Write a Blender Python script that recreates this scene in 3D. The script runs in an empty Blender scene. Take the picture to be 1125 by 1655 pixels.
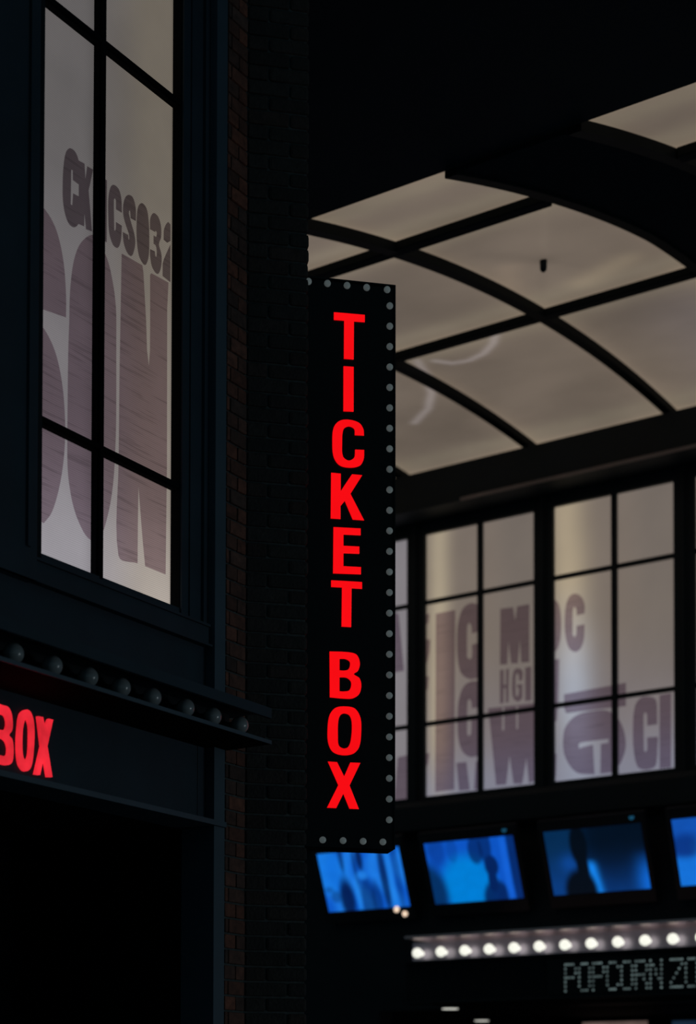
import bpy, bmesh, math, random
from mathutils import Vector, Matrix
random.seed(7)
C = bpy.context.scene.collection

# ------------------------------------------------------------------ camera model (level camera with rise, like the photo)
F = 2670.0; CX = 562.0; TP = F*1.1e-5; PIT = math.atan(TP); CY = 1780.0-F*TP; EYE = 1.6
cp, sp = math.cos(PIT), math.sin(PIT)
def ray(px, py):
    x = (px-CX)/F; z = -(py-CY)/F
    return Vector((x, cp-z*sp, sp+z*cp))
cam = bpy.data.cameras.new('camera'); cob = bpy.data.objects.new('camera', cam); C.objects.link(cob)
cob.location = (0, 0, EYE); cob.rotation_euler = (math.pi/2+PIT, 0, 0)
cob.matrix_world = Matrix.Translation((0, 0, EYE)) @ Matrix.Rotation(math.pi/2+PIT, 4, 'X') @ Matrix.Rotation(0.0018, 4, 'Z')
cam.sensor_fit = 'HORIZONTAL'; cam.sensor_width = 36; cam.lens = F/1125*36
cam.shift_x = (562.5-CX)/1125; cam.shift_y = (CY-827.5)/1125
cam.dof.use_dof = True; cam.dof.focus_distance = 8.15; cam.dof.aperture_fstop = 2.2; cam.dof.aperture_blades = 0
cam.clip_end = 200
bpy.context.scene.camera = cob

# ------------------------------------------------------------------ building frames: s along the wall, z up, d outward
class Frame:
    def __init__(self, ang, plane):           # ang: bearing of +s clockwise from +Y ; plane: value of outward normal . P at d = 0
        a = math.radians(ang)
        self.e = Vector((math.sin(a), math.cos(a), 0)); self.n = Vector((self.e.y, -self.e.x, 0)); self.k = plane; self.s0 = 0
        self.rot = math.pi/2-a
    def W(self, s, z, d=0):
        p = self.e*(s+self.s0)+self.n*(self.k+d); return Vector((p.x, p.y, z))
    def px(self, x, y, d=0):                  # photo measurement -> (s, z) on the wall layer d
        r = ray(x, y); t = (self.k+d)/r.dot(self.n); p = r*t
        return (p.dot(self.e)-self.s0, p.z+EYE)
L = Frame(33.3, -4.8853)                      # left facade
R = Frame(33.3+90, -15.78)                    # facade across the street
K = Frame(78.3, -8.0591); K.s0 = 1.1502       # splayed brick wall and the hanging sign

# ------------------------------------------------------------------ materials
def mat(name, base=(.02, .03, .04), rough=.5, metal=0, em=None, es=0, spec=.5, noise=0, nscale=20, attr=None, ridges=None, bump=0, bscale=40):
    m = bpy.data.materials.new(name); m.use_nodes = True; nt = m.node_tree; b = nt.nodes['Principled BSDF']
    b.inputs['Base Color'].default_value = (*base, 1); b.inputs['Roughness'].default_value = rough
    b.inputs['Metallic'].default_value = metal; b.inputs['Specular IOR Level'].default_value = spec
    tc = nt.nodes.new('ShaderNodeTexCoord')
    if em: b.inputs['Emission Color'].default_value = (*em, 1); b.inputs['Emission Strength'].default_value = es
    src = None
    if attr == 'base' or attr == 'em':
        a = nt.nodes.new('ShaderNodeVertexColor'); a.layer_name = 'Col'; src = a.outputs['Color']
    if attr == 'base': nt.links.new(src, b.inputs['Base Color'])
    if attr == 'em': nt.links.new(src, b.inputs['Emission Color']); b.inputs['Emission Strength'].default_value = es
    if noise:
        n = nt.nodes.new('ShaderNodeTexNoise'); n.inputs['Scale'].default_value = nscale; n.inputs['Detail'].default_value = 5
        nt.links.new(tc.outputs['Object'], n.inputs['Vector'])
        mr = nt.nodes.new('ShaderNodeMapRange'); mr.inputs['From Min'].default_value = .3; mr.inputs['From Max'].default_value = .7
        mr.inputs['To Min'].default_value = 1-noise; mr.inputs['To Max'].default_value = 1+noise
        nt.links.new(n.outputs['Fac'], mr.inputs['Value'])
        fac = mr.outputs['Result']
        if ridges:
            sx = nt.nodes.new('ShaderNodeSeparateXYZ'); nt.links.new(tc.outputs['Object'], sx.inputs['Vector'])
            mu = nt.nodes.new('ShaderNodeMath'); mu.operation = 'MULTIPLY'; mu.inputs[1].default_value = 2*math.pi/ridges[0]
            nt.links.new(sx.outputs['Z'], mu.inputs[0])
            si = nt.nodes.new('ShaderNodeMath'); si.operation = 'SINE'; nt.links.new(mu.outputs[0], si.inputs[0])
            ma = nt.nodes.new('ShaderNodeMath'); ma.operation = 'MULTIPLY_ADD'; ma.inputs[1].default_value = ridges[1]; ma.inputs[2].default_value = 1
            nt.links.new(si.outputs[0], ma.inputs[0])
            m2 = nt.nodes.new('ShaderNodeMath'); m2.operation = 'MULTIPLY'; nt.links.new(ma.outputs[0], m2.inputs[0]); nt.links.new(fac, m2.inputs[1])
            fac = m2.outputs[0]
        if attr == 'em' or em:
            m3 = nt.nodes.new('ShaderNodeMath'); m3.operation = 'MULTIPLY'; m3.inputs[1].default_value = es
            nt.links.new(fac, m3.inputs[0]); nt.links.new(m3.outputs[0], b.inputs['Emission Strength'])
        else:
            vm = nt.nodes.new('ShaderNodeVectorMath'); vm.operation = 'SCALE'
            if src: nt.links.new(src, vm.inputs[0])
            else: vm.inputs[0].default_value = base
            nt.links.new(fac, vm.inputs['Scale']); nt.links.new(vm.outputs[0], b.inputs['Base Color'])
    if bump:
        n = nt.nodes.new('ShaderNodeTexNoise'); n.inputs['Scale'].default_value = bscale; n.inputs['Detail'].default_value = 6
        nt.links.new(tc.outputs['Object'], n.inputs['Vector'])
        bp = nt.nodes.new('ShaderNodeBump'); bp.inputs['Strength'].default_value = bump; bp.inputs['Distance'].default_value = .01
        nt.links.new(n.outputs['Fac'], bp.inputs['Height']); nt.links.new(bp.outputs['Normal'], b.inputs['Normal'])
    return m
def tinted(name, col, streak=.06):
    m = bpy.data.materials.new(name); m.use_nodes = True; nt = m.node_tree; nt.nodes.clear()
    o = nt.nodes.new('ShaderNodeOutputMaterial'); t = nt.nodes.new('ShaderNodeBsdfTransparent'); t.inputs['Color'].default_value = (*col, 1)
    n = nt.nodes.new('ShaderNodeTexNoise'); n.inputs['Scale'].default_value = 6; tc = nt.nodes.new('ShaderNodeTexCoord')
    mr = nt.nodes.new('ShaderNodeMapRange'); mr.inputs['To Min'].default_value = .9; mr.inputs['To Max'].default_value = 1.1
    vm = nt.nodes.new('ShaderNodeVectorMath'); vm.operation = 'SCALE'; vm.inputs[0].default_value = col
    mp = nt.nodes.new('ShaderNodeMapping'); mp.inputs['Scale'].default_value = (.5, .5, 9); n.inputs['Detail'].default_value = 4
    mr.inputs['From Min'].default_value = .36; mr.inputs['From Max'].default_value = .46; mr.inputs['To Min'].default_value = 1-2*streak; mr.inputs['To Max'].default_value = 1.02
    nt.links.new(tc.outputs['Object'], mp.inputs['Vector']); nt.links.new(mp.outputs[0], n.inputs['Vector']); nt.links.new(n.outputs['Fac'], mr.inputs['Value'])
    nt.links.new(mr.outputs['Result'], vm.inputs['Scale']); nt.links.new(vm.outputs[0], t.inputs['Color'])
    nt.links.new(t.outputs[0], o.inputs['Surface']); return m
M = dict(
    frame=mat('blue_black_paint', (.015, .030, .044), .6, spec=.25, noise=.15, nscale=4),
    dark=mat('black_paint', (.0035, .0085, .012), .7, spec=.2, noise=.2, nscale=3),
    darkR=mat('matte_black_steel', (.0028, .0088, .013), .6, spec=.3, noise=.2, nscale=2),
    col=mat('column_paint', (.034, .060, .085), .5, noise=.12, nscale=4),
    void=mat('soot_black', (.003, .004, .005), .9, spec=.05, noise=.2, nscale=2),
    black=mat('cabinet_black', (.0025, .003, .0035), .35, spec=.25, noise=.2),
    brick=mat('fired_brick', (.05, .03, .025), .85, attr='base', noise=.35, nscale=30, bump=.6, bscale=60),
    mortar=mat('mortar', (.05, .06, .06), .95, noise=.3, nscale=40),
    red=mat('red_acrylic', (.3, .0, .0), .4, em=(1, .0022, .005), es=.93, noise=.05, nscale=3),
    red2=mat('red_acrylic_header', (.3, .0, .0), .4, em=(.9, .022, .040), es=.85, noise=.3, nscale=9),
    lens=mat('grey_lens', (.24, .28, .28), .3, em=(.35, .42, .42), es=.13, noise=.25, nscale=14),
    globe=mat('unlit_globe', (.22, .25, .26), .2, spec=.5, noise=.1),
    socket=mat('socket_black', (.01, .012, .014), .6, noise=.1),
    bulb=mat('lit_globe', (.8, .8, .75), .4, em=(1, 1, .88), es=.95, noise=.05),
    refl=mat('satin_steel', (.46, .41, .50), .3, metal=.5, noise=.2, nscale=3),
    refl2=mat('pinkish_steel', (.75, .50, .48), .22, metal=.8, noise=.15, nscale=3),
    ribm=mat('rib_black', (.0015, .0045, .0062), .7, spec=.1, noise=.1),
    edge_highlight=mat('flange_highlight', (.22, .17, .16), .5, noise=.3, nscale=1.2),
    filmL=mat('ribbed_backlit_film', (.05, .05, .05), .6, attr='em', es=1, noise=.07, nscale=3, ridges=(.0096, .15)),
    filmR=mat('backlit_film', (.05, .05, .05), .6, attr='em', es=1, noise=.05, nscale=1.5),
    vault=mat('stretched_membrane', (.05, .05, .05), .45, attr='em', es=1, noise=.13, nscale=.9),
    screen=mat('tv_screen', (.01, .01, .01), .3, attr='em', es=1, noise=.05, nscale=8),
    bezel=mat('tv_black_plastic', (.012, .013, .015), .35, noise=.1),
    led=mat('led_dot', (.05, .06, .06), .5, em=(.30, .42, .42), es=.30, noise=.6, nscale=9),
    warm=mat('warm_glint', (.5, .4, .3), .4, em=(1, .75, .55), es=1.0, noise=.05),
    cool=mat('downlight_lens', (.5, .5, .5), .4, em=(.95, .95, .85), es=.75, noise=.05),
    glintB=mat('blue_glint', (.0, .02, .05), .4, em=(.02, .18, .35), es=.35, noise=.05),
    menu=mat('menu_panel', (.05, .04, .04), .5, em=(.11, .075, .065), es=1, noise=.3, nscale=3),
    menu2=mat('menu_panel_blue', (.02, .03, .05), .5, em=(.008, .018, .035), es=1, noise=.3, nscale=3),
    floor=mat('paving', (.03, .03, .033), .6, noise=.3, nscale=5, bump=.3),
    inkS=tinted('ink_small', (.57, .53, .56), .04),
    ink=tinted('ink_large', (.715, .645, .685), .05),
    inkR=tinted('ink_right', (.69, .63, .685), .03),
)

# ------------------------------------------------------------------ mesh builder in frame coordinates
def rnd(): return random.random()
class MB:
    def __init__(self, fr): self.f = fr; self.v = []; self.fc = []; self.c = []; self.smooth = False
    def add(self, vs, fs, col=(1, 1, 1)):
        n = len(self.v); self.v += [tuple(v) for v in vs]; self.fc += [tuple(n+i for i in f) for f in fs]
        self.c += [col]*len(vs) if not isinstance(col, list) else col
    def box(self, s0, s1, z0, z1, d0, d1, ch=0, col=(1, 1, 1)):
        if ch == 0:
            vs = [(s, z, d) for d in (d0, d1) for z in (z0, z1) for s in (s0, s1)]
            self.add(vs, [(0, 2, 3, 1), (4, 5, 7, 6), (0, 1, 5, 4), (2, 6, 7, 3), (0, 4, 6, 2), (1, 3, 7, 5)], col)
        else:
            bm = bmesh.new(); bmesh.ops.create_cube(bm, size=1)
            for v in bm.verts: v.co = ((s0+s1)/2+v.co.x*(s1-s0), (z0+z1)/2+v.co.y*(z1-z0), (d0+d1)/2+v.co.z*(d1-d0))
            bmesh.ops.bevel(bm, geom=bm.edges[:], offset=ch, segments=2, profile=.6, affect='EDGES')
            bm.verts.index_update()
            self.add([tuple(v.co) for v in bm.verts], [tuple(v.index for v in f.verts) for f in bm.faces], col); bm.free()
        return self
    def prism(self, prof, s0, s1, col=(1, 1, 1)):     # prof: (z, d) closed outline, swept along s
        n = len(prof); vs = [(s0, z, d) for z, d in prof]+[(s1, z, d) for z, d in prof]
        fs = [(i, (i+1) % n, n+(i+1) % n, n+i) for i in range(n)]+[tuple(range(n))[::-1], tuple(range(n, 2*n))]
        self.add(vs, fs, col); return self
    def lathe(self, c, prof, seg=20, axis='d'):       # prof: (radius, height along axis) from c
        s, z, d = c; vs = []; fs = []
        for r, h in prof:
            for i in range(seg):
                t = 2*math.pi*i/seg; x, y = r*math.cos(t), r*math.sin(t)
                vs.append((s+x, z+y, d+h) if axis == 'd' else (s+x, z+h, d+y))
        for j in range(len(prof)-1):
            for i in range(seg):
                k = (i+1) % seg; fs.append((j*seg+i, j*seg+k, (j+1)*seg+k, (j+1)*seg+i))
        fs.append(tuple(range(seg))[::-1]); fs.append(tuple(range((len(prof)-1)*seg, len(prof)*seg)))
        self.add(vs, fs); self.smooth = True; return self
    def build(self, name, m, parent=None, org=None, kind=None, col=False):
        if org is None and parent is None:
            xs = [v[0] for v in self.v]; zs = [v[1] for v in self.v]; ds = [v[2] for v in self.v]
            org = ((min(xs)+max(xs))/2, min(zs), (min(ds)+max(ds))/2)
        if parent is not None: org = parent['_o']
        me = bpy.data.meshes.new(name)
        me.from_pydata([(s-org[0], -(d-org[2]), z-org[1]) for s, z, d in self.v], [], self.fc)
        bm = bmesh.new(); bm.from_mesh(me); bmesh.ops.recalc_face_normals(bm, faces=bm.faces[:]); bm.to_mesh(me); bm.free()
        if self.smooth:
            for p in me.polygons: p.use_smooth = True
        if col:
            ca = me.color_attributes.new('Col', 'FLOAT_COLOR', 'POINT')
            for i, c in enumerate(self.c): ca.data[i].color = (*c, 1)
        me.materials.append(M[m])
        o = bpy.data.objects.new(name, me); C.objects.link(o)
        place(o, self.f, org, parent)
        if kind: o['kind'] = kind
        return o
ORG = {}
def place(o, fr, org, parent):
    if parent is None:
        o.location = fr.W(*org); o.rotation_euler = (0, 0, fr.rot); 
    else: o.parent = parent
    ORG[o.name] = org
    o['_o'] = tuple(org)
def thing(name, fr, org, label=None, cat=None, group=None, kind=None):
    o = bpy.data.objects.new(name, None); o.empty_display_size = .1; C.objects.link(o); place(o, fr, org, None)
    tag(o, label, cat, group, kind); return o
def tag(o, label=None, cat=None, group=None, kind=None):
    if label: o['label'] = label
    if cat: o['category'] = cat
    if group: o['group'] = group
    if kind: o['kind'] = kind

# ------------------------------------------------------------------ outlines
def T(x0, y0, k): return lambda x, y: (x0+x/k, y0+y/k)
def loop(fr, d, parts):
    pts = []
    for tf, s in parts:
        for w in s.split():
            sm = w[0] == '~'; x, y = w.lstrip('~').split(',')
            pts.append((Vector(fr.px(*tf(float(x), float(y)), d)), sm))
    out = []; n = len(pts)
    for i in range(n):
        p0, p1, p2, p3 = pts[i-1], pts[i], pts[(i+1) % n], pts[(i+2) % n]
        if not p1[1] and not p2[1]: out.append(p1[0]); continue
        L12 = (p2[0]-p1[0]).length
        def tan(a, b, c):
            v = (c-a); l = (b-a).length+(c-b).length
            return v/max(l, 1e-9)*L12
        t1 = tan(p0[0], p1[0], p2[0]) if p1[1] else (p2[0]-p1[0])
        t2 = tan(p1[0], p2[0], p3[0]) if p2[1] else (p2[0]-p1[0])
        for j in range(6):
            t = j/6; h = (2*t**3-3*t*t+1, t**3-2*t*t+t, -2*t**3+3*t*t, t**3-t*t)
            out.append(p1[0]*h[0]+t1*h[1]+p2[0]*h[2]+t2*h[3])
    return out
def shape(fr, name, m, parent, loops, d0, d1, bevel=0):
    org = parent['_o']
    cu = bpy.data.curves.new('c', 'CURVE'); cu.dimensions = '2D'; cu.fill_mode = 'BOTH'
    for lp in loops:
        sl = cu.splines.new('POLY'); sl.points.add(len(lp)-1)
        for i, p in enumerate(lp): sl.points[i].co = (p.x-org[0], p.y-org[1], 0, 1)
        sl.use_cyclic_u = True
    cu.extrude = (d1-d0)/2-bevel; cu.bevel_depth = bevel; cu.bevel_resolution = 1
    if bevel: cu.offset = -bevel
    tmp = bpy.data.objects.new('t', cu); C.objects.link(tmp)
    dg = bpy.context.evaluated_depsgraph_get(); dg.update()
    me = bpy.data.meshes.new_from_object(tmp.evaluated_get(dg)); bpy.data.objects.remove(tmp); bpy.data.curves.remove(cu)
    dm = (d0+d1)/2-org[2]
    for v in me.vertices: v.co = (v.co.x, -(dm+v.co.z), v.co.y)
    me.materials.clear(); me.materials.append(M[m]); me.name = name
    o = bpy.data.objects.new(name, me); C.objects.link(o); place(o, fr, org, parent); return o
def px(fr, s, d=0):
    return [fr.px(float(w.split(',')[0]), float(w.split(',')[1]), d) for w in s.split()]
def lerp(a, b, t): return tuple(x+(y-x)*t for x, y in zip(a, b))
def clamp(x, a=0, b=1): return max(a, min(b, x))
def sst(a, b, x): t = clamp((x-a)/(b-a)); return t*t*(3-2*t)
def gs(x, m, w): return math.exp(-((x-m)/w)**2)
def grid(fr, s0, s1, z0, z1, d, nx, nz, fn):
    b = MB(fr); vs = []; cs = []
    for j in range(nz+1):
        for i in range(nx+1):
            u, v = i/nx, j/nz; s, z = s0+(s1-s0)*u, z0+(z1-z0)*v
            vs.append((s, z, d(u, v) if callable(d) else d)); cs.append(fn(u, v, s, z))
    b.add(vs, [(j*(nx+1)+i, j*(nx+1)+i+1, (j+1)*(nx+1)+i+1, (j+1)*(nx+1)+i) for j in range(nz) for i in range(nx)], cs)
    return b
def lin(r, g, b):
    f = lambda c: (c/255/12.92 if c <= 10 else ((c/255+.055)/1.055)**2.4)
    return (f(r), f(g), f(b))

# ================================================================== GROUND
g = MB(Frame(0, 0)); g.f = Frame(90, 0); g.box(-9, 16, -.2, 0, -26, 3); g.build('floor', 'floor', kind='structure')

# ================================================================== LEFT FACADE
TOP = 8.3
w = MB(L)
w.box(6.262, 6.345, 0, TOP, -.2, .0)                       # post beside the brick
w.build('trim_1', 'col', kind='structure')
w = MB(L); w.box(4.0, 5.045, 3.79, TOP, -.2, .0)           # post left of the window
w.box(4.45, 4.47, 3.79, TOP, 0, .02); w.box(4.98, 5.0, 3.92, TOP, 0, .012)
w.build('trim_2', 'frame', kind='structure')
w = MB(L); w.box(3.6, 6.262, 3.4, 3.84, -.2, -.055)        # spandrel below window
w.box(3.6, 6.262, 2.95, 3.4, -.2, -.055)                   # header panel with letters
w.box(6.20, 6.262, 2.95, 3.4, -.055, -.052)
w.build('wall_left', 'frame', kind='structure')
w = MB(L); w.box(3.6, 6.335, 2.925, 2.95, -.2, .02); w.build('trim_3', 'col', kind='structure')
w = MB(L); w.box(3.6, 6.262, 0, 2.925, -1.3, -1.1)         # dark recess under the header
w.box(6.262, 6.35, 0, 2.925, -1.3, -.2); w.box(3.6, 6.262, 2.925, 3.0, -1.3, -.2); 
w.build('wall_back', 'void', kind='structure')

win = thing('window_1', L, (5.6, 3.84, -.1), kind='structure')
f = MB(L); f.box(6.062, 6.262, 3.84, TOP, -.2, -.055)
f.box(6.062, 6.08, 3.84, TOP, -.055, -.045); f.box(6.225, 6.262, 3.84, TOP, -.055, -.04)
f.box(6.128, 6.134, 3.84, TOP, -.055, -.048)
f.build('frame', 'frame', win)
MB(L).box(6.056, 6.0625, 3.9, TOP, -.109, -.056).build('reveal', 'void', win)
f = MB(L); f.box(5.045, 5.128, 3.84, TOP, -.2, -.055); f.build('frame', 'dark', win)
f = MB(L); f.box(3.6, 6.24, 3.795, 3.895, -.2, -.02); f.box(3.6, 6.24, 3.885, 3.897, -.02, -.008); f.box(3.6, 6.25, 3.79, 3.80, -.02, -.004)
f.box(5.1, 6.07, 3.895, 3.94, -.12, -.055)
f.build('sill', 'frame', win)
s1 = L.px(155, 500, -.07)[0]; s2 = L.px(165.5, 500, -.07)[0]
f = MB(L); f.box(s1, s2, 3.93, TOP, -.1, -.07); f.box(s1+.01, s2-.01, 3.93, TOP, -.07, -.055); f.build('mullion', 'void', win)
for pp in ('72,680', '120,33'):
    x, y = map(float, pp.split(',')); z = L.px(x, y, -.07)[1]
    f = MB(L); f.box(5.1, 6.07, z-.024, z+.012, -.1, -.07); f.box(5.1, 6.07, z-.015, z+.004, -.07, -.058); f.build('muntin', 'void', win)
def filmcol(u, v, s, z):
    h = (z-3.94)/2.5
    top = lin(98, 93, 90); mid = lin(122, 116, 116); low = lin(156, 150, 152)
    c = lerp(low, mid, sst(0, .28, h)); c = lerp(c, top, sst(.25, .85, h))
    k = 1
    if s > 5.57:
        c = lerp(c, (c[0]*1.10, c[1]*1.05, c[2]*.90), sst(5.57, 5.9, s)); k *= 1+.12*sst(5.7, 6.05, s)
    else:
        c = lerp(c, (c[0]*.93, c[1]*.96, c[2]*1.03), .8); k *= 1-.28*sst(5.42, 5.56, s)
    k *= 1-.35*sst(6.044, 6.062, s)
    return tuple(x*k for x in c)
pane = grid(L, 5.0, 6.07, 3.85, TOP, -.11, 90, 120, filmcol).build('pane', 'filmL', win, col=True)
T3 = T(50, 220, 4.5); T2 = T(0, 500, 2.25)
def ink(m, *loops):
    shape(L, 'printed_letter', m, pane, [loop(L, -.1075, lp if isinstance(lp, list) else [(T3, lp)]) for lp in loops], -.108, -.107)
ink('inkS', "~268,92 ~300,106 ~322,140 335,180 378,204 385,320 398,222 440,248 408,400 433,697 390,680 378,560 376,660 335,642 ~320,660 ~298,666 ~265,640 ~238,570 ~222,470 ~220,350 ~226,220 ~242,125",
    "281,248 293,252 294,322 337,355 337,442 296,420 290,508 278,500")
ink('inkS', "448,262 541,325 540,775 446,705")
ink('inkS', "~590,357 ~625,385 ~645,450 650,560 608,535 607,470 ~600,455 ~592,470 595,685 ~600,692 ~606,680 608,628 650,655 ~645,750 ~630,805 ~612,816 ~585,790 ~560,710 ~552,580 ~553,450 ~568,375")
ink('inkS', "~700,430 ~730,450 ~750,520 752,620 715,600 ~710,545 ~704,545 ~702,570 ~720,640 ~740,710 ~748,780 ~735,850 ~718,875 ~690,850 ~665,780 657,700 697,722 ~699,755 ~704,755 ~702,715 ~680,650 ~662,580 ~660,510 ~675,450")
ink('inkS', "~797,490 ~830,530 ~845,620 ~850,760 ~845,880 ~825,938 ~805,930 ~775,870 ~760,760 ~758,640 ~768,520")
ink('inkS', "~882,562 ~915,590 ~935,660 ~935,740 ~920,790 ~938,860 ~938,940 ~920,1000 ~900,1000 ~870,950 856,870 856,825 890,840 ~895,875 ~902,880 ~905,840 ~898,800 882,785 882,725 ~900,735 ~905,705 ~896,690 893,700 856,680 ~858,600")
ink('inkS', "~985,628 1004,645 1004,765 980,778 955,755 ~958,680"); ink('inkS', "1004,790 ~960,890 948,930 948,1020 1004,1064")
ink('ink', "60,500 ~100,550 ~140,612 ~178,700 ~207,810 ~228,930 ~240,1060 ~246,1200 245,1322 60,1258")
ink('ink', [(T2, "130,40 ~160,80 ~188,135 ~207,195 ~220,262 ~228,330 ~233,430 ~230,520 ~220,605 ~203,685 ~182,745 155,780 130,760")])
ink('ink', [(T3, "~430,722 ~470,735 ~522,842 ~555,930 ~580,1040 ~598,1150 ~608,1250 ~611,1350"),
    (T2, "~418,120 ~418,400 ~414,540 ~408,630 ~395,720 ~370,815 ~350,850 ~335,846 ~310,825 ~290,790 ~270,740 ~255,680 ~243,590 ~241,480 ~242,330 ~244,150"),
    (T3, "~270,1330 ~272,1200 ~281,1060 ~300,920 ~335,810 ~380,750")])
ink('ink', [(T3, "650,858 800,942 808,1000 828,1350"), (T2, "530,150 537,210 541,150"), (T3, "858,1350 857,1010 866,1000 990,1068"),
    (T2, "603,0 603,575 599,965 525,935 ~514,820 500,640 ~498,760 497,925 ~428,897 428,540 431,200"), (T3, "642,1350")])

# channel canopy with unlit globe bulbs
can = thing('marquee_canopy', L, (5.5, 3.31, 0), 'dark steel channel ledge with a row of unlit globe bulbs above the doorway', 'canopy')
MB(L).box(3.6, 6.36, 3.462, 3.478, -.055, .266).box(3.6, 6.36, 3.43, 3.462, .25, .266).build('top_flange', 'frame', can)
MB(L).box(3.6, 6.36, 3.306, 3.322, -.055, .266).build('bottom_flange', 'void', can)
MB(L).box(3.6, 6.36, 3.305, 3.323, .266, .270).build('flange_lip', 'col', can)
MB(L).box(3.6, 6.36, 3.43, 3.479, .266, .269).build('flange_lip', 'frame', can)
MB(L).box(3.6, 6.30, 3.322, 3.462, .03, .06).build('web', 'dark', can)
bs = [L.px(x, 1045+(x-22)*.328, .16)[0] for x in (22, 85, 143, 196, 246, 300, 344, 388)]
bs = [bs[0]-.215]+bs
for i, s in enumerate(bs):
    r = .043; prof = [(r*math.sin(math.pi*(1-t/12)) if 0 < t < 12 else .002, -r*math.cos(math.pi*t/12)) for t in range(2, 13)]
    b = MB(L).lathe((s, 3.392, .155), [(.02, -.05)]+prof, 24).build('bulb', 'globe', can)
    MB(L).lathe((s, 3.392, .06), [(.03, 0), (.03, .012), (.022, .02), (.022, .055)], 16).build('socket', 'socket', can)

# BOX letters on the header panel
T9 = T(0, 1100, 5.625)
hs = thing('header_sign', L, (4.95, 3.0, -.055), 'glowing red letters BOX on the dark header over the doorway', 'sign')
for lps in (["-70,195 ~20,228 ~70,245 ~100,300 ~112,400 ~105,460 ~80,500 ~108,540 ~120,630 ~110,740 ~80,770 ~40,770 -70,740", "-20,300 ~10,308 ~45,325 ~62,380 ~55,440 ~30,455 -20,450", "-20,525 ~20,530 ~55,560 ~72,620 ~65,680 ~40,692 -20,680"],
            ["~235,268 ~275,290 ~302,370 ~310,500 ~300,680 ~280,790 ~245,828 ~205,815 ~170,750 ~157,600 ~165,430 ~185,310", "~235,345 ~262,400 ~268,520 ~260,680 ~235,733 ~210,700 ~200,600 ~207,430"],
            ["342,328 388,336 407,430 440,350 480,360 428,600 474,882 430,880 398,695 362,862 317,855 375,600"]):
    shape(L, 'letter', 'red2', hs, [loop(L, -.04, [(T9, l)]) for l in lps], -.055, -.04)

# ================================================================== BRICK CORNER
def bcol(k=1):
    t = rnd(); c = lerp((.13, .042, .024), (.05, .028, .022), t); q = k*(.6+.7*rnd()); return tuple(x*q for x in c)
def ccol():  # splayed face gets less light: its shade is put into darker brick tones
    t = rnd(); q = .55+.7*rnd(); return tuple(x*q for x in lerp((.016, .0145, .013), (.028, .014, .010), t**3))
bA = MB(L); bC = MB(K); H = .0755; n = int(TOP/H)
sA0, sA1 = 6.347, L.px(395.5, 1000, 0)[0]
for i in range(n):
    z = i*H; o = .5*(i % 2)
    e = [sA0, sA0+(.09 if i % 2 else .03), sA1+.004]
    for a0, a1 in zip(e, e[1:]): bA.box(a0+.004, a1-.002, z+.005, z+H-.005, -.06, .004*rnd(), .006, bcol())
    cuts = [.0, .105, .316] if i % 2 else [.0, .212, .316]
    for a0, a1 in zip(cuts, cuts[1:]):
        last = a1 > .3; j = .005*(rnd()-.6) if last else 0
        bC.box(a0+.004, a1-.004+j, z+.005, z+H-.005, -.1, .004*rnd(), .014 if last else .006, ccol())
wc = thing('wall_corner', K, (.15, 0, -.05), kind='structure')
bC.build('brickwork', 'brick', wc, col=True)
MB(K).box(-.02, .300, 0, TOP, -.095, -.012).box(-.02, .27, 0, TOP, -.6, -.095).build('mortar_core', 'mortar', wc)
wa = thing('wall_return', L, (6.42, 0, -.05), kind='structure')
bA.build('brickwork', 'brick', wa, col=True)
MB(L).box(sA0-.01, sA1+.01, 0, TOP, -.12, -.012).build('mortar_core', 'mortar', wa)

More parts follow.
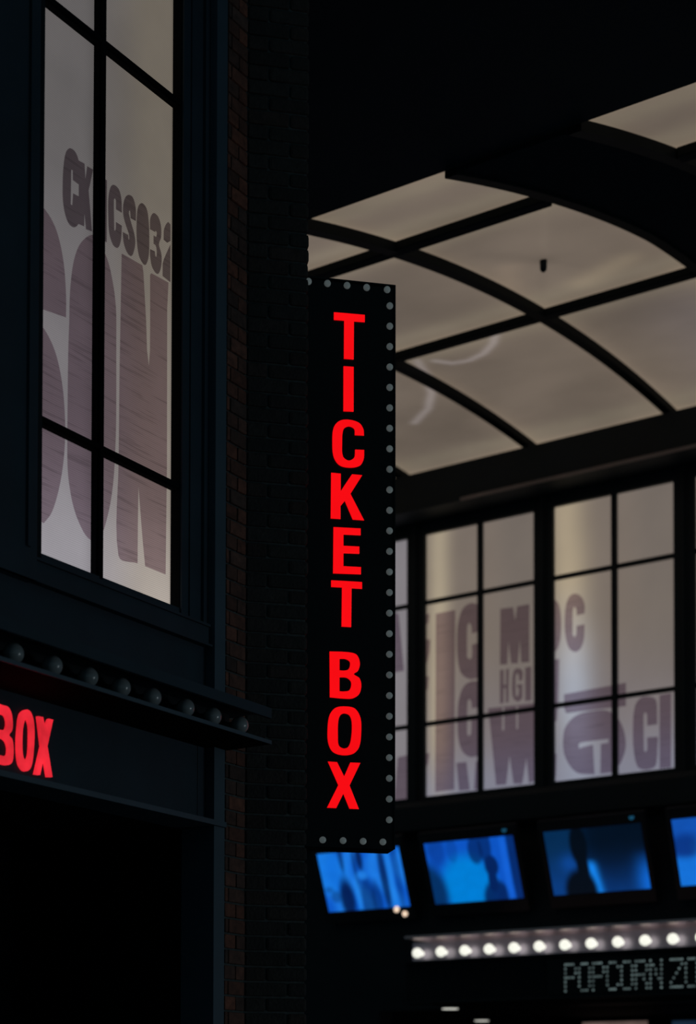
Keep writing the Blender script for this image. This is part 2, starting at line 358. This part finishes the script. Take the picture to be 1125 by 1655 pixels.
# ================================================================== VERTICAL SIGN
SD = -.11
sg = thing('blade_sign', K, (.53, 2.885, SD), 'tall black vertical sign reading TICKET BOX in red beside the brick corner', 'sign')
MB(K).box(.29, .786, 2.885, 5.803, SD-.16, SD-.004, .004).build('cabinet', 'black', sg)
MB(K).box(.29, .786, 5.795, 5.803, SD-.004, SD+.004).box(.29, .786, 2.885, 2.893, SD-.004, SD+.004).box(.778, .786, 2.893, 5.795, SD-.004, SD+.004).build('edge_trim', 'black', sg)
MB(K).box(.2, .32, 5.3, 5.36, SD-.11, SD-.05).build('bracket', 'dark', sg)
MB(K).box(.2, .32, 3.3, 3.36, SD-.11, SD-.05).build('bracket', 'dark', sg)
T7 = T(450, 430, 3.312); T8 = T(450, 900, 3.312)
for tf, lps in ((T7, ["290,248 455,262 455,300 397,296 396,500 344,496 345,292 290,288"]),
    (T7, ["342,537 396,540 396,779 342,777"]),
    (T7, ["452,907 403,905 ~400,872 ~370,858 ~342,875 ~335,950 ~340,1020 ~370,1042 ~400,1025 405,983 453,985 ~450,1035 ~430,1068 ~375,1079 ~320,1065 ~290,1020 ~283,940 ~290,865 ~320,830 ~370,823 ~425,840 ~448,872"]),
    (T7, ["277,1107 328,1112 328,1205 388,1115 443,1120 380,1220 453,1361 393,1357 350,1257 327,1285 327,1354 275,1351"]),
    (T7, ["290,1398 435,1405 435,1441 343,1437 343,1498 428,1502 428,1540 343,1537 343,1607 437,1612 437,1650 288,1645"]),
    (T8, ["278,126 443,135 443,171 387,168 385,376 334,373 336,164 278,161"]),
    (T8, ["270,507 ~370,511 ~415,525 ~432,570 ~422,610 ~400,628 ~430,650 ~440,690 ~428,735 ~395,757 ~350,759 272,752", "323,546 ~355,547 ~377,560 ~380,580 ~370,603 ~350,609 323,608", "323,645 ~360,647 ~383,665 ~386,690 ~375,715 ~350,721 323,720"]),
    (T8, ["~350,801 ~405,812 ~435,860 ~440,930 ~430,1015 ~400,1052 ~345,1062 ~290,1045 ~265,1000 ~260,930 ~270,850 ~300,810", "~350,838 ~378,850 ~390,890 ~385,980 ~370,1018 ~345,1026 ~320,1010 ~315,960 ~317,880 ~328,848"]),
    (T8, ["262,1096 311,1099 349,1176 382,1101 436,1103 378,1224 428,1350 378,1348 345,1268 307,1345 258,1343 318,1222"])):
    shape(K, 'letter', 'red', sg, [loop(K, SD, [(tf, l)]) for l in lps], SD-.004, SD+.004, .0015)
spots = [(.756, 5.693-.1063*i) for i in range(26)]
spots += [(s, 5.776) for s in (.330, .429, .531, .634, .742)]+[(s, 2.921) for s in (.411, .516, .620, .723)]
for s, z in spots:
    r = .0172
    MB(K).lathe((s, z, SD-.004), [(r, 0), (r, .006), (r*.9, .011), (r*.6, .0145), (r*.25, .016)], 14).build('bulb', 'lens', sg)

# ================================================================== FACADE ACROSS THE STREET
units = []   # (left px, mullion px pair, right px)
def S(x, d=.03): return R.px(x, 1100, d)[0]
pitch = 1.585; x0 = R.px(686.5, 1100, .03)[0]
for i in (-1, 0, 1, 2): units.append((x0+pitch*i, x0+pitch*i+.665, x0+pitch*i+.725, x0+pitch*i+1.355))
ZB, ZT = 4.985, 7.93
RW = MB(R); RW.box(-14, -4.2, 4.0, ZB-.06, -.3, -.02).box(-14, -4.2, ZT+.06, 8.5, -.3, .02)
RW.box(-14, -4.2, 2.62, 4.0, -.3, -.02).box(-14, -9.95, 0, 2.62, -.3, -.02).box(-14, units[0][0]-.02, 4.9, 8.0, -.3, -.02)
RW.build('wall_front', 'darkR', kind='structure')
T5 = T(640, 940, 4.596); T6 = T(860, 920, 4.245); TI = lambda x, y: (x, y)
inks = {0: [("I", [(TI, "633,988 643,992 652,1084 630,1088")]), ("I", [(TI, "642,1224 662,1219 662,1290 636,1296")])],
 1: [("I", [(T5, "290,238 435,208 430,1545 288,1562")]),
  ("G", [(T5, "~545,160 ~600,165 625,170 625,360 560,385 555,330 ~540,305 ~525,330 523,560 ~540,572 ~558,565 560,465 625,450 625,712 ~600,715 ~540,722 ~480,680 ~455,590 ~447,450 ~455,310 ~490,200")]),
  ("G", [(T5, "~540,745 625,735 625,930 560,940 555,890 ~540,870 ~527,900 525,1130 ~540,1145 ~552,1130 557,1010 625,990 625,1290 ~545,1300 ~490,1260 ~460,1170 ~452,1040 ~458,900 ~490,790")]),
  ("V", [(T5, "445,1345 520,1338 545,1545 465,1552")]), ("V", [(T5, "590,1335 625,1332 625,1540 575,1545")]),
  ("i", [(T5, "205,240 245,240 235,310 205,320")]), ("i", [(T5, "205,425 250,430 245,520 225,610 205,610")]), ("i", [(T5, "205,700 240,705 232,800 205,810")]), ("i", [(T5, "205,1270 245,1275 235,1350 205,1420")]),
  ("M", [(T5, "770,200 865,188 880,290 893,182 985,165 985,595 925,600 915,430 900,605 850,605 830,440 822,612 768,615")]),
  ("H", [(T5, "768,655 795,650 797,765 812,762 812,648 835,645 832,895 812,898 811,790 796,792 795,900 768,905")]),
  ("G", [(T5, "~895,640 ~935,660 935,730 908,735 ~905,690 ~893,680 ~885,700 885,840 ~895,850 ~905,835 908,790 895,785 895,762 935,758 935,860 ~915,885 ~895,888 ~865,860 ~857,765 ~868,665")]),
  ("I", [(T5, "955,635 1000,628 1000,880 955,885")]),
  ("W", [(T5, "680,940 1020,900 1020,1480 985,1495 965,1310 935,1500 870,1500 840,1290 815,1505 740,1510 690,1010 680,1000")], [(T5, "785,935 800,932 800,1100 785,1105")], [(T5, "888,925 903,922 903,1090 890,1095")])],
 2: [("D", [(T6, "100,200 ~150,205 ~182,250 ~195,380 ~182,510 ~150,570 100,590")]),
  ("C", [(T6, "~295,165 ~335,190 ~355,240 355,300 300,315 ~297,270 ~285,255 ~275,275 273,445 ~285,462 ~297,445 300,385 355,375 ~350,480 ~325,545 ~290,565 ~250,540 ~225,460 ~218,360 ~228,240 ~255,180")]),
  ("b", [(T6, "100,625 182,612 175,925 165,1040 100,1050")]), ("b", [(T6, "100,1270 165,1262 160,1420 100,1430")]),
  ("T", [(T6, "215,855 640,775 640,935 230,985 215,950")]),
  ("G", [(T6, "~425,968 ~520,970 ~600,1040 ~640,1190 ~612,1310 560,1388 465,1400 468,1195 520,1188 520,1160 345,1183 ~318,1195 ~320,1225 ~345,1218 415,1200 425,1405 ~300,1390 ~225,1290 ~208,1190 ~225,1080 ~300,1000")]),
  ("C", [(T6, "~790,870 ~845,890 855,1000 855,1060 785,1070 ~783,990 ~770,980 ~762,1000 765,1240 ~775,1250 ~785,1235 785,1150 860,1145 855,1280 ~840,1350 ~770,1372 ~720,1350 ~695,1250 ~688,1110 ~700,940 ~740,880")]),
  ("I", [(T6, "870,860 950,845 950,1355 872,1365")])], 3: []}
for i, (a, m0, m1, b) in enumerate(units):
    wn = thing('window_%d' % (i+2), R, ((a+b)/2, ZB-.06, 0), kind='structure')
    MB(R).box(a-.1, a, ZB-.06, ZT+.06, -.1, .05).box(b, b+.1, ZB-.06, ZT+.06, -.1, .05).box(a, b, ZT, ZT+.06, -.1, .05).box(a, b, ZB-.06, ZB, -.1, .05).build('frame', 'darkR', wn)
    MB(R).box(m0, m1-.0, ZB, ZT, .003, .045).build('mullion', 'darkR', wn)
    for z in (5.80, 7.165): MB(R).box(a, b, z-.024, z+.024, .003, .03).build('muntin', 'darkR', wn)
    seed = [.3, 1, 1.05, .6][i]
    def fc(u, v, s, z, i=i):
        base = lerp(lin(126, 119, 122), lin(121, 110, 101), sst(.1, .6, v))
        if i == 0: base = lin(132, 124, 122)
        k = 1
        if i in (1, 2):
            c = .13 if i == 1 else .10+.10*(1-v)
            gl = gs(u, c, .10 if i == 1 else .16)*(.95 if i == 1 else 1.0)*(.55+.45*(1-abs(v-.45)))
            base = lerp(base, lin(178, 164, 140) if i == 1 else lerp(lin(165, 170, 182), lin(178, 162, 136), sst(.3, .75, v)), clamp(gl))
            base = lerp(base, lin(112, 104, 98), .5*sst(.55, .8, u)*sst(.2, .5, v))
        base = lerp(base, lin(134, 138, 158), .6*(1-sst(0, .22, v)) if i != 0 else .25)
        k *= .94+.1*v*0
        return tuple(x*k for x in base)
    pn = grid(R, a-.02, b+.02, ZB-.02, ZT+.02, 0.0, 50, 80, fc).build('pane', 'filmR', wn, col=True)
    for it in inks[i]:
        shape(R, 'printed_letter', 'inkR', pn, [loop(R, .001, lp) for lp in it[1:]], .0005, .0015)
# posts between units
for i in range(3):
    a, b = units[i][3]+.1, units[i+1][0]-.1
    MB(R).box(a, b, 4.6, 8.05, -.1, .09).box(a-.03, b+.03, 4.6, 8.05, -.1, .065).build('trim_%d' % (4+i), 'darkR', kind='structure')
# beams and sills
MB(R).box(-14, -4.2, 8.10, 8.53, .02, .3).box(-14, -4.2, 8.53, 8.60, -.1, .12).build('trim_7', 'darkR', kind='structure')
MB(R).box(-14, -4.2, 8.062, 8.098, .02, .42).build('trim_8', 'darkR', kind='structure')
MB(R).box(-8.65, -4.2, 8.058, 8.092, .422, .43).build('trim_9', 'edge_highlight', kind='structure')  # paler strip standing for the highlight along the flange edge
MB(R).prism([(4.925, -.02), (4.925, .12), (4.86, .16), (4.60, .16), (4.56, .10), (4.56, -.02)], -14, -4.2).build('trim_10', 'darkR', kind='structure')

# ================================================================== TELEVISIONS
def blob(u, v, cu, cv, ru, rv, soft=.35):
    r = math.sqrt(((u-cu)/ru)**2+((v-cv)/rv)**2); return 1-sst(1-soft, 1+soft, r)
def tv0(u, v):
    c = lerp(lin(12, 88, 200), lin(28, 120, 225), .5+.5*math.sin(u*19+2*math.sin(v*5)))
    c = lerp(c, lin(20, 120, 225), .7*blob(u, v, .1, .3, .2, .4))
    dk = lin(3, 24, 74)
    for cu, cv, ru, rv, k in ((.27, .8, .09, .35, .95), (.52, .85, .09, .4, .65), (.5, .12, .04, .22, .9), (.63, .85, .06, .3, .6), (.76, .5, .045, .6, .85), (.28, .1, .03, .25, .7), (.13, .75, .06, .1, .5), (.92, .3, .04, .9, .45), (.06, .62, .05, .05, .4), (.43, .3, .025, .4, .6)):
        c = lerp(c, dk, k*blob(u, v, cu, cv, ru, rv, .4))
    for cu, cv, ru, rv in ((.41, .75, .03, .3), (.84, .4, .035, .6), (.5, .42, .06, .07)): c = lerp(c, lin(35, 135, 235), .7*blob(u, v, cu, cv, ru, rv, .6))
    return c
def tv1(u, v):
    c = lin(12, 84, 195)
    c = lerp(c, lin(0, 125, 212), blob(u, v, .42, .75, .30, .5, .3))
    dk = lin(3, 34, 92)
    c = lerp(c, lin(8, 60, 150), .8*blob(u, v, .12, .12, .1, .25, .4)); c = lerp(c, lin(4, 48, 100), blob(u, v, -.02, .85, .19, .5, .3))
    for cu, cv, ru, rv, k in ((.56, .18, .08, .22, .8), (.67, .1, .07, .32, .8), (.71, .45, .075, .17, 1), (.70, .68, .05, .2, 1), (.72, .98, .15, .3, .95), (.3, .15, .06, .2, .3), (1.0, .4, .09, 1.2, .9)):
        c = lerp(c, dk, k*blob(u, v, cu, cv, ru, rv, .2))
    c = lerp(c, lin(20, 98, 215), .8*blob(u, v, .87, .5, .035, .9, .6))
    return c
def tv2(u, v):
    c = lerp(lin(4, 42, 80), lin(1, 16, 34), sst(.25, .5, u))
    c = lerp(c, lin(6, 62, 135), .8*sst(.2, 1, v)*(1-.2*u)); c = lerp(c, lin(1, 18, 38), .7*blob(u, v, .68, .3, .28, .55, .7))
    c = lerp(c, lin(18, 130, 235), gs(u, .44+.10*(v-.6), .05)*sst(.45, .6, v)); c = lerp(c, lin(12, 100, 205), gs(u, 1.0, .10)*sst(.35, .9, v)); c = lerp(c, lin(1, 10, 22), .35*sst(.45, .6, u)*(1-sst(.1, .7, v)))
    c = lerp(c, lin(10, 70, 150), .8*gs(u, .22, .10)*gs(v, .52, .14))
    dk = lin(1, 10, 22)
    for cu, cv, ru, rv in ((.34, .25, .09, .32), (.35, .6, .06, .3), (.30, .98, .17, .36)): c = lerp(c, dk, blob(u, v, cu, cv, ru, rv, .22))
    return c
def tv3(u, v):
    c = lerp(lin(16, 80, 175), lin(18, 112, 215), sst(.5, .6, v))
    c = lerp(c, lin(30, 140, 230), blob(u, v, .55, .45, .35, .25, .3)); c = lerp(c, lin(5, 45, 120), .8*blob(u, v, .1, .4, .16, .18, .5)); return c
tvl = ['blue-lit tilted television directly under the bottom of the hanging sign', 'blue-lit television with a dark person right of its centre', 'dark blue television with a large head and shoulders silhouette', 'blue-lit television cut off by the right edge']
for i, s0 in enumerate((-10.555, -9.143, -7.70, -6.287)):
    wd = 1.085; dz, dd = .635, .255; sl = Vector((dz, dd)); Ln = sl.length
    t = thing('television', R, (s0+wd/2, 3.6, 0), tvl[i], 'television', 'televisions above the marquee canopy')
    def Pt(v, off=0): # v 0 top .. 1 bottom, point on tilted plane; off = outward
        z = 4.405-dz*v; d = .355-dd*v; nrm = Vector((-dd, dz))/Ln
        return (z+nrm.x*off, d+nrm.y*off)
    b = MB(R); q = [Pt(-.17, .0), Pt(1.2, .0), Pt(1.2, -.07), Pt(-.17, -.07)]; b.prism(q, s0-.05, s0+wd+.05); b.build('housing', 'bezel', t)
    b = MB(R)
    for (v0, v1, a0, a1) in ((-.17, -.015, -.05, wd+.05), (1.015, 1.2, -.05, wd+.05), (-.015, 1.015, -.05, -.012), (-.015, 1.015, wd+.012, wd+.05)):
        b.prism([Pt(v0, .018), Pt(v1, .018), Pt(v1, 0), Pt(v0, 0)], s0+a0, s0+a1)
    b.build('bezel', 'bezel', t)
    b = MB(R); fn = (tv0, tv1, tv2, tv3)[i]; vs = []; cs = []; nx, nz = 110, 70
    for j in range(nz+1):
        for k in range(nx+1):
            z, d = Pt(j/nz, .004); vs.append((s0+wd*k/nx, z, d)); cs.append(fn(k/nx, j/nz))
    b.add(vs, [(j*(nx+1)+k, j*(nx+1)+k+1, (j+1)*(nx+1)+k+1, (j+1)*(nx+1)+k) for j in range(nz) for k in range(nx)], cs); b.build('screen', 'screen', t, col=True)
    z, d = Pt(-.10, .018); MB(R).lathe((s0+wd-.08, z, d), [(.028, 0), (.028, .004)], 12).build('reflection_glint', 'glintB', t)  # faint blue reflection on the housing, added as a glowing disc
    z, d = Pt(.7, -.05); MB(R).box(s0+wd/2-.1, s0+wd/2+.1, z-.06, z+.06, -.012, d).build('wall_bracket', 'bezel', t)
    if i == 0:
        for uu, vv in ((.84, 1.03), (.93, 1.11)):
            z, d = Pt(vv, .018); MB(R).lathe((s0+wd*uu, z, d), [(.036, 0), (.03, .01), (.01, .016)], 12).build('reflection_glint', 'warm', t)  # warm reflections at the screen corner, added as small glowing discs

# ================================================================== MARQUEE CANOPY (lit) + POPCORN ZONE
cn = thing('marquee_canopy', R, (-7, 2.6, 1.0), 'dark canopy edged with a row of glowing round bulbs under the televisions', 'canopy')
MB(R).box(-8.62, -4.2, 3.235, 3.26, -.02, 1.62).build('top_flange', 'refl2', cn)
MB(R).box(-8.62, -4.2, 3.26, 3.31, 1.50, 1.62).build('flange_lip', 'darkR', cn)
MB(R).box(-8.80, -4.2, 3.035, 3.235, 1.12, 1.16).build('web', 'refl', cn)
MB(R).box(-8.81, -4.2, 3.012, 3.035, 1.1, 1.34).build('bottom_flange', 'darkR', cn)
MB(R).box(-8.81, -4.2, 2.606, 3.012, 1.12, 1.28).build('fascia', 'dark', cn)
MB(R).box(-8.81, -4.2, 2.60, 2.625, 1.12, 1.31).build('lower_lip', 'darkR', cn)
MB(R).box(-8.81, -4.2, 2.62, 2.66, -.02, 1.12).box(-8.81, -8.77, 2.66, 3.235, -.02, 1.12).build('soffit', 'void', cn)
for i in range(14):
    s = -8.685+.2775*i; r = .053
    prof = [(r*math.sin(math.pi*t/12) if t < 12 else .002, -r*math.cos(math.pi*t/12)) for t in range(2, 13)]
    MB(R).lathe((s, 3.122, 1.26), [(.025, -.1)]+prof, 20).build('bulb', 'bulb', cn)
FONT = {'P': "11110 10001 10001 11110 10000 10000 10000", 'O': "01110 10001 10001 10001 10001 10001 01110", 'C': "01110 10001 10000 10000 10000 10001 01110",
 'R': "11110 10001 10001 11110 10010 10001 10001", 'N': "10001 11001 10101 10101 10011 10001 10001", 'Z': "11111 00001 00010 00100 01000 10000 11111", 'E': "11111 10000 10000 11110 10000 10000 11111"}
ls = thing('led_sign', R, (-6.2, 2.64, 1.28), 'black dot matrix strip reading POPCORN ZO in dim dots', 'sign')
MB(R).box(-7.2, -4.6, 2.64, 2.985, 1.284, 1.292).build('panel', 'black', ls)
s = -6.998
for ch in "POPCORN ZO":
    if ch == ' ': s += .057; continue
    b = MB(R)
    for r_, row in enumerate(FONT[ch].split()):
        for c_, bit in enumerate(row):
            if bit == '1': b.lathe((s+c_*.0272, 2.925-r_*.0425, 1.292), [(.0115, 0), (.0115, .003)], 8)
    b.smooth = False; b.build('letter', 'led', ls); s += .1465
# interior under the canopy
MB(R).box(-13, -4.2, 2.62, 2.70, -4.2, -.301).build('ceiling_interior' if 0 else 'ceiling', 'void', kind='structure')
MB(R).box(-13, -4.2, 0, 2.62, -4.3, -4.1).build('wall_interior', 'void', kind='structure')
for (s_, d_, lb) in ((-8.67, .61, 'round glowing downlight under the canopy, the upper left of the pair'), (-9.63, -1.84, 'round glowing downlight inside the entrance, the lower right of the pair')):
    t = thing('downlight', R, (s_, 2.62, d_), lb, 'ceiling light', 'downlights under the canopy')
    MB(R).lathe((s_, 2.583, d_), [(.105, 0), (.105, .033)], 24, 'z').build('housing', 'darkR', t)
    MB(R).lathe((s_, 2.575, d_), [(.085, 0), (.085, .01)], 24, 'z').build('lens', 'cool', t)
for a_, b_, zt, m_, lb in ((-8.60, -7.76, 2.56, 'menu', 'dim pinkish lit board inside the entrance at the bottom edge'), (-7.45, -6.7, 2.55, 'menu2', 'dim blue board inside the entrance at the lower right corner')):
    t = thing('menu_board', R, ((a_+b_)/2, 2.0, -2.5), lb, 'menu board')
    MB(R).box(a_-.03, b_+.03, 1.95, zt+.03, -2.56, -2.5).box(a_+.1, a_+.12, zt+.03, 2.62, -2.54, -2.52).box(b_-.12, b_-.1, zt+.03, 2.62, -2.54, -2.52).build('frame', 'darkR', t)
    MB(R).box(a_, b_, 1.98, zt, -2.5, -2.49).build('lit_panel', m_, t)

# ================================================================== VAULTED CEILING (u runs along -s of R, q = distance towards facade)
def hz(q): return EYE+7.11-.0264*(15.5-q)**2
QE = 9.2
def VP(x, y):
    q = 12.
    for _ in range(60):
        r = ray(x, y); p = r*((hz(q)-EYE)/r.z); q = .5*q+.5*(-p.dot(R.n))
    return (p.dot(R.e), q)
vt = thing('ceiling_vault', R, (-7, 7.6, 3), kind='structure')
ribs = [-12.9, -11.30, -9.68, -8.07, -6.46, -5.00]; qs = [QE+.01, 10.45, 12.93, 15.95]
st1 = [VP(*p) for p in ((800, 543), (795, 560), (780, 576), (757, 587), (730, 592), (700, 588))]  # curved reflections on the panels, painted in as bright streaks
st2 = [VP(*p) for p in ((672, 588), (688, 612), (696, 640), (690, 665), (668, 688))]
boss = VP(876, 426)
fold_shading = [((boss, VP(878, 345)), .10, .035), ((boss, VP(770, 418)), -.13, .09), ((boss, VP(873, 485)), -.08, .03), ((boss, VP(960, 440)), -.06, .05), ((VP(900, 370), VP(990, 400)), -.06, .2)]  # light and dark of the membrane folds, painted into panel brightness
arcs = [(VP(945, 460), VP(1010, 425)), (VP(818, 440), VP(822, 470))]
def dseg(p, a, b):
    ax, ay = a; bx, by = b; l = (bx-ax)**2+(by-ay)**2; t = clamp(((p[0]-ax)*(bx-ax)+(p[1]-ay)*(by-ay))/l)
    return math.hypot(p[0]-ax-t*(bx-ax), p[1]-ay-t*(by-ay)), t
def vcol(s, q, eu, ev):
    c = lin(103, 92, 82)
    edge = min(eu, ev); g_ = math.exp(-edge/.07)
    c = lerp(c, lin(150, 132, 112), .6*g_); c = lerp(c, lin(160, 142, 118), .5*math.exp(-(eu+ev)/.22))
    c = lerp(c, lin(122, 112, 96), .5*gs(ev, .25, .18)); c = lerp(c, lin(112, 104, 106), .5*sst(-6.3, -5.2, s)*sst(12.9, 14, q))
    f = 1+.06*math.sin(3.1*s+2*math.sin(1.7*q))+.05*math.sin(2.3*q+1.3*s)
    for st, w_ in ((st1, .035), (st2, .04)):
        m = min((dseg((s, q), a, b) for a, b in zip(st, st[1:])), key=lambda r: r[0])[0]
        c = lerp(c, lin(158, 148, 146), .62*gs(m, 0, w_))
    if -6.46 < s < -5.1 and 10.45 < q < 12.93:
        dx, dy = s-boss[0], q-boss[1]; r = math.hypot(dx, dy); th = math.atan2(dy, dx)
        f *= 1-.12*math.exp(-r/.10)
        for seg, k_, w_ in fold_shading:
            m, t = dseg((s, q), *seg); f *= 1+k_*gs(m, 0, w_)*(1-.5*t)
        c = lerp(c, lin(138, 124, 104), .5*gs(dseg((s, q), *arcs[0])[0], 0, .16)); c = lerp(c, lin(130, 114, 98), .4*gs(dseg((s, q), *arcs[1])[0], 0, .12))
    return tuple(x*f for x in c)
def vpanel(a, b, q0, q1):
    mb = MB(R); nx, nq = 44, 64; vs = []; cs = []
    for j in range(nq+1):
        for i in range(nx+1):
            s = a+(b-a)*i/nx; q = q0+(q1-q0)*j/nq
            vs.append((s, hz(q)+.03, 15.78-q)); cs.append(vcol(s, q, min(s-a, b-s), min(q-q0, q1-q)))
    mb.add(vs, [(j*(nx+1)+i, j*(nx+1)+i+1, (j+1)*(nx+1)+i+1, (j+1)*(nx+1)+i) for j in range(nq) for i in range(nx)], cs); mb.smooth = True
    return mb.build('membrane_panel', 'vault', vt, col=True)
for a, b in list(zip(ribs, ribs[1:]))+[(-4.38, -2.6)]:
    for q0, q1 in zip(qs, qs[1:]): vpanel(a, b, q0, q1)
def skew(q): return -.27*max(0, 1-(q-9.2)/2.8)**1.3
def arch(s0, s1, q0, q1, h0, h1, n=48, corr=0, sk=0):
    mb = MB(R); vs = []
    for j in range(n+1):
        q = q0+(q1-q0)*j/n; k = corr*(j % 2); t = sk*skew(q)
        for s, h in ((s0, h0+k), (s1, h0+k), (s1, h1), (s0, h1)): vs.append((s+t, hz(q)+h, 15.78-q))
    fs = [(4*j+i, 4*j+(i+1) % 4, 4*j+4+(i+1) % 4, 4*j+4+i) for j in range(n) for i in range(4)]+[(3, 2, 1, 0), (4*n, 4*n+1, 4*n+2, 4*n+3)]
    mb.add(vs, fs); return mb
for s in ribs[1:-1]: arch(s-.045, s+.045, QE+.01, 15.95, -.05, .028).build('rib', 'ribm', vt)
for s in (-4.99, -4.105): arch(s-.045, s+.045, QE+.01, 15.95, -.045, .04, sk=1).build('rib', 'ribm', vt)
arch(-4.945, -4.15, QE+.01, 15.95, -.03, .05, n=150, corr=.022, sk=1).build('corrugated_band', 'dark', vt)
for q in qs[1:3]:
    for a, b in ((-12.9, -5.035+skew(q)), (-4.06+skew(q), -2.6)):
        z = hz(q); MB(R).box(a, b, z-.05, z+.02, 15.78-q-.048, 15.78-q+.048, .01).build('purlin', 'ribm', vt)
MB(R).lathe((boss[0], hz(boss[1])-.03, 15.78-boss[1]), [(.012, -.035), (.026, -.02), (.028, 0), (.03, .06)], 14, 'z').build('boss', 'dark', vt)
# soffit of the near beam in front of the vault
cl = MB(R); cl.box(-12.9, 3, hz(QE), hz(QE)+.5, 15.78-QE, 15.78-6.95)
cl.build('ceiling_beam', 'dark', kind='structure')

# ================================================================== light
wd = bpy.data.worlds.new('night'); bpy.context.scene.world = wd; wd.use_nodes = True
bg = wd.node_tree.nodes['Background']; bg.inputs['Color'].default_value = (.42, .80, 1, 1); bg.inputs['Strength'].default_value = .055
def area(loc, tgt, size, power, col):
    l = bpy.data.lights.new('area', 'AREA'); l.energy = power; l.size = size; l.color = col; o = bpy.data.objects.new('street_fill', l); C.objects.link(o)
    o.location = loc; o.rotation_euler = (Vector(tgt)-Vector(loc)).to_track_quat('-Z', 'Y').to_euler(); return o
area((9, 5, 1.5), (-1, 8, 3.5), 2.5, 60, (.8, .93, 1))
for o in bpy.data.objects:
    if '_o' in o: del o['_o']
sc = bpy.context.scene
sc.view_settings.view_transform = 'Standard'; sc.view_settings.look = 'None'; sc.view_settings.exposure = 0; sc.view_settings.gamma = 1
sc.cycles.max_bounces = 6; sc.cycles.sample_clamp_indirect = 3; sc.cycles.use_denoising = True
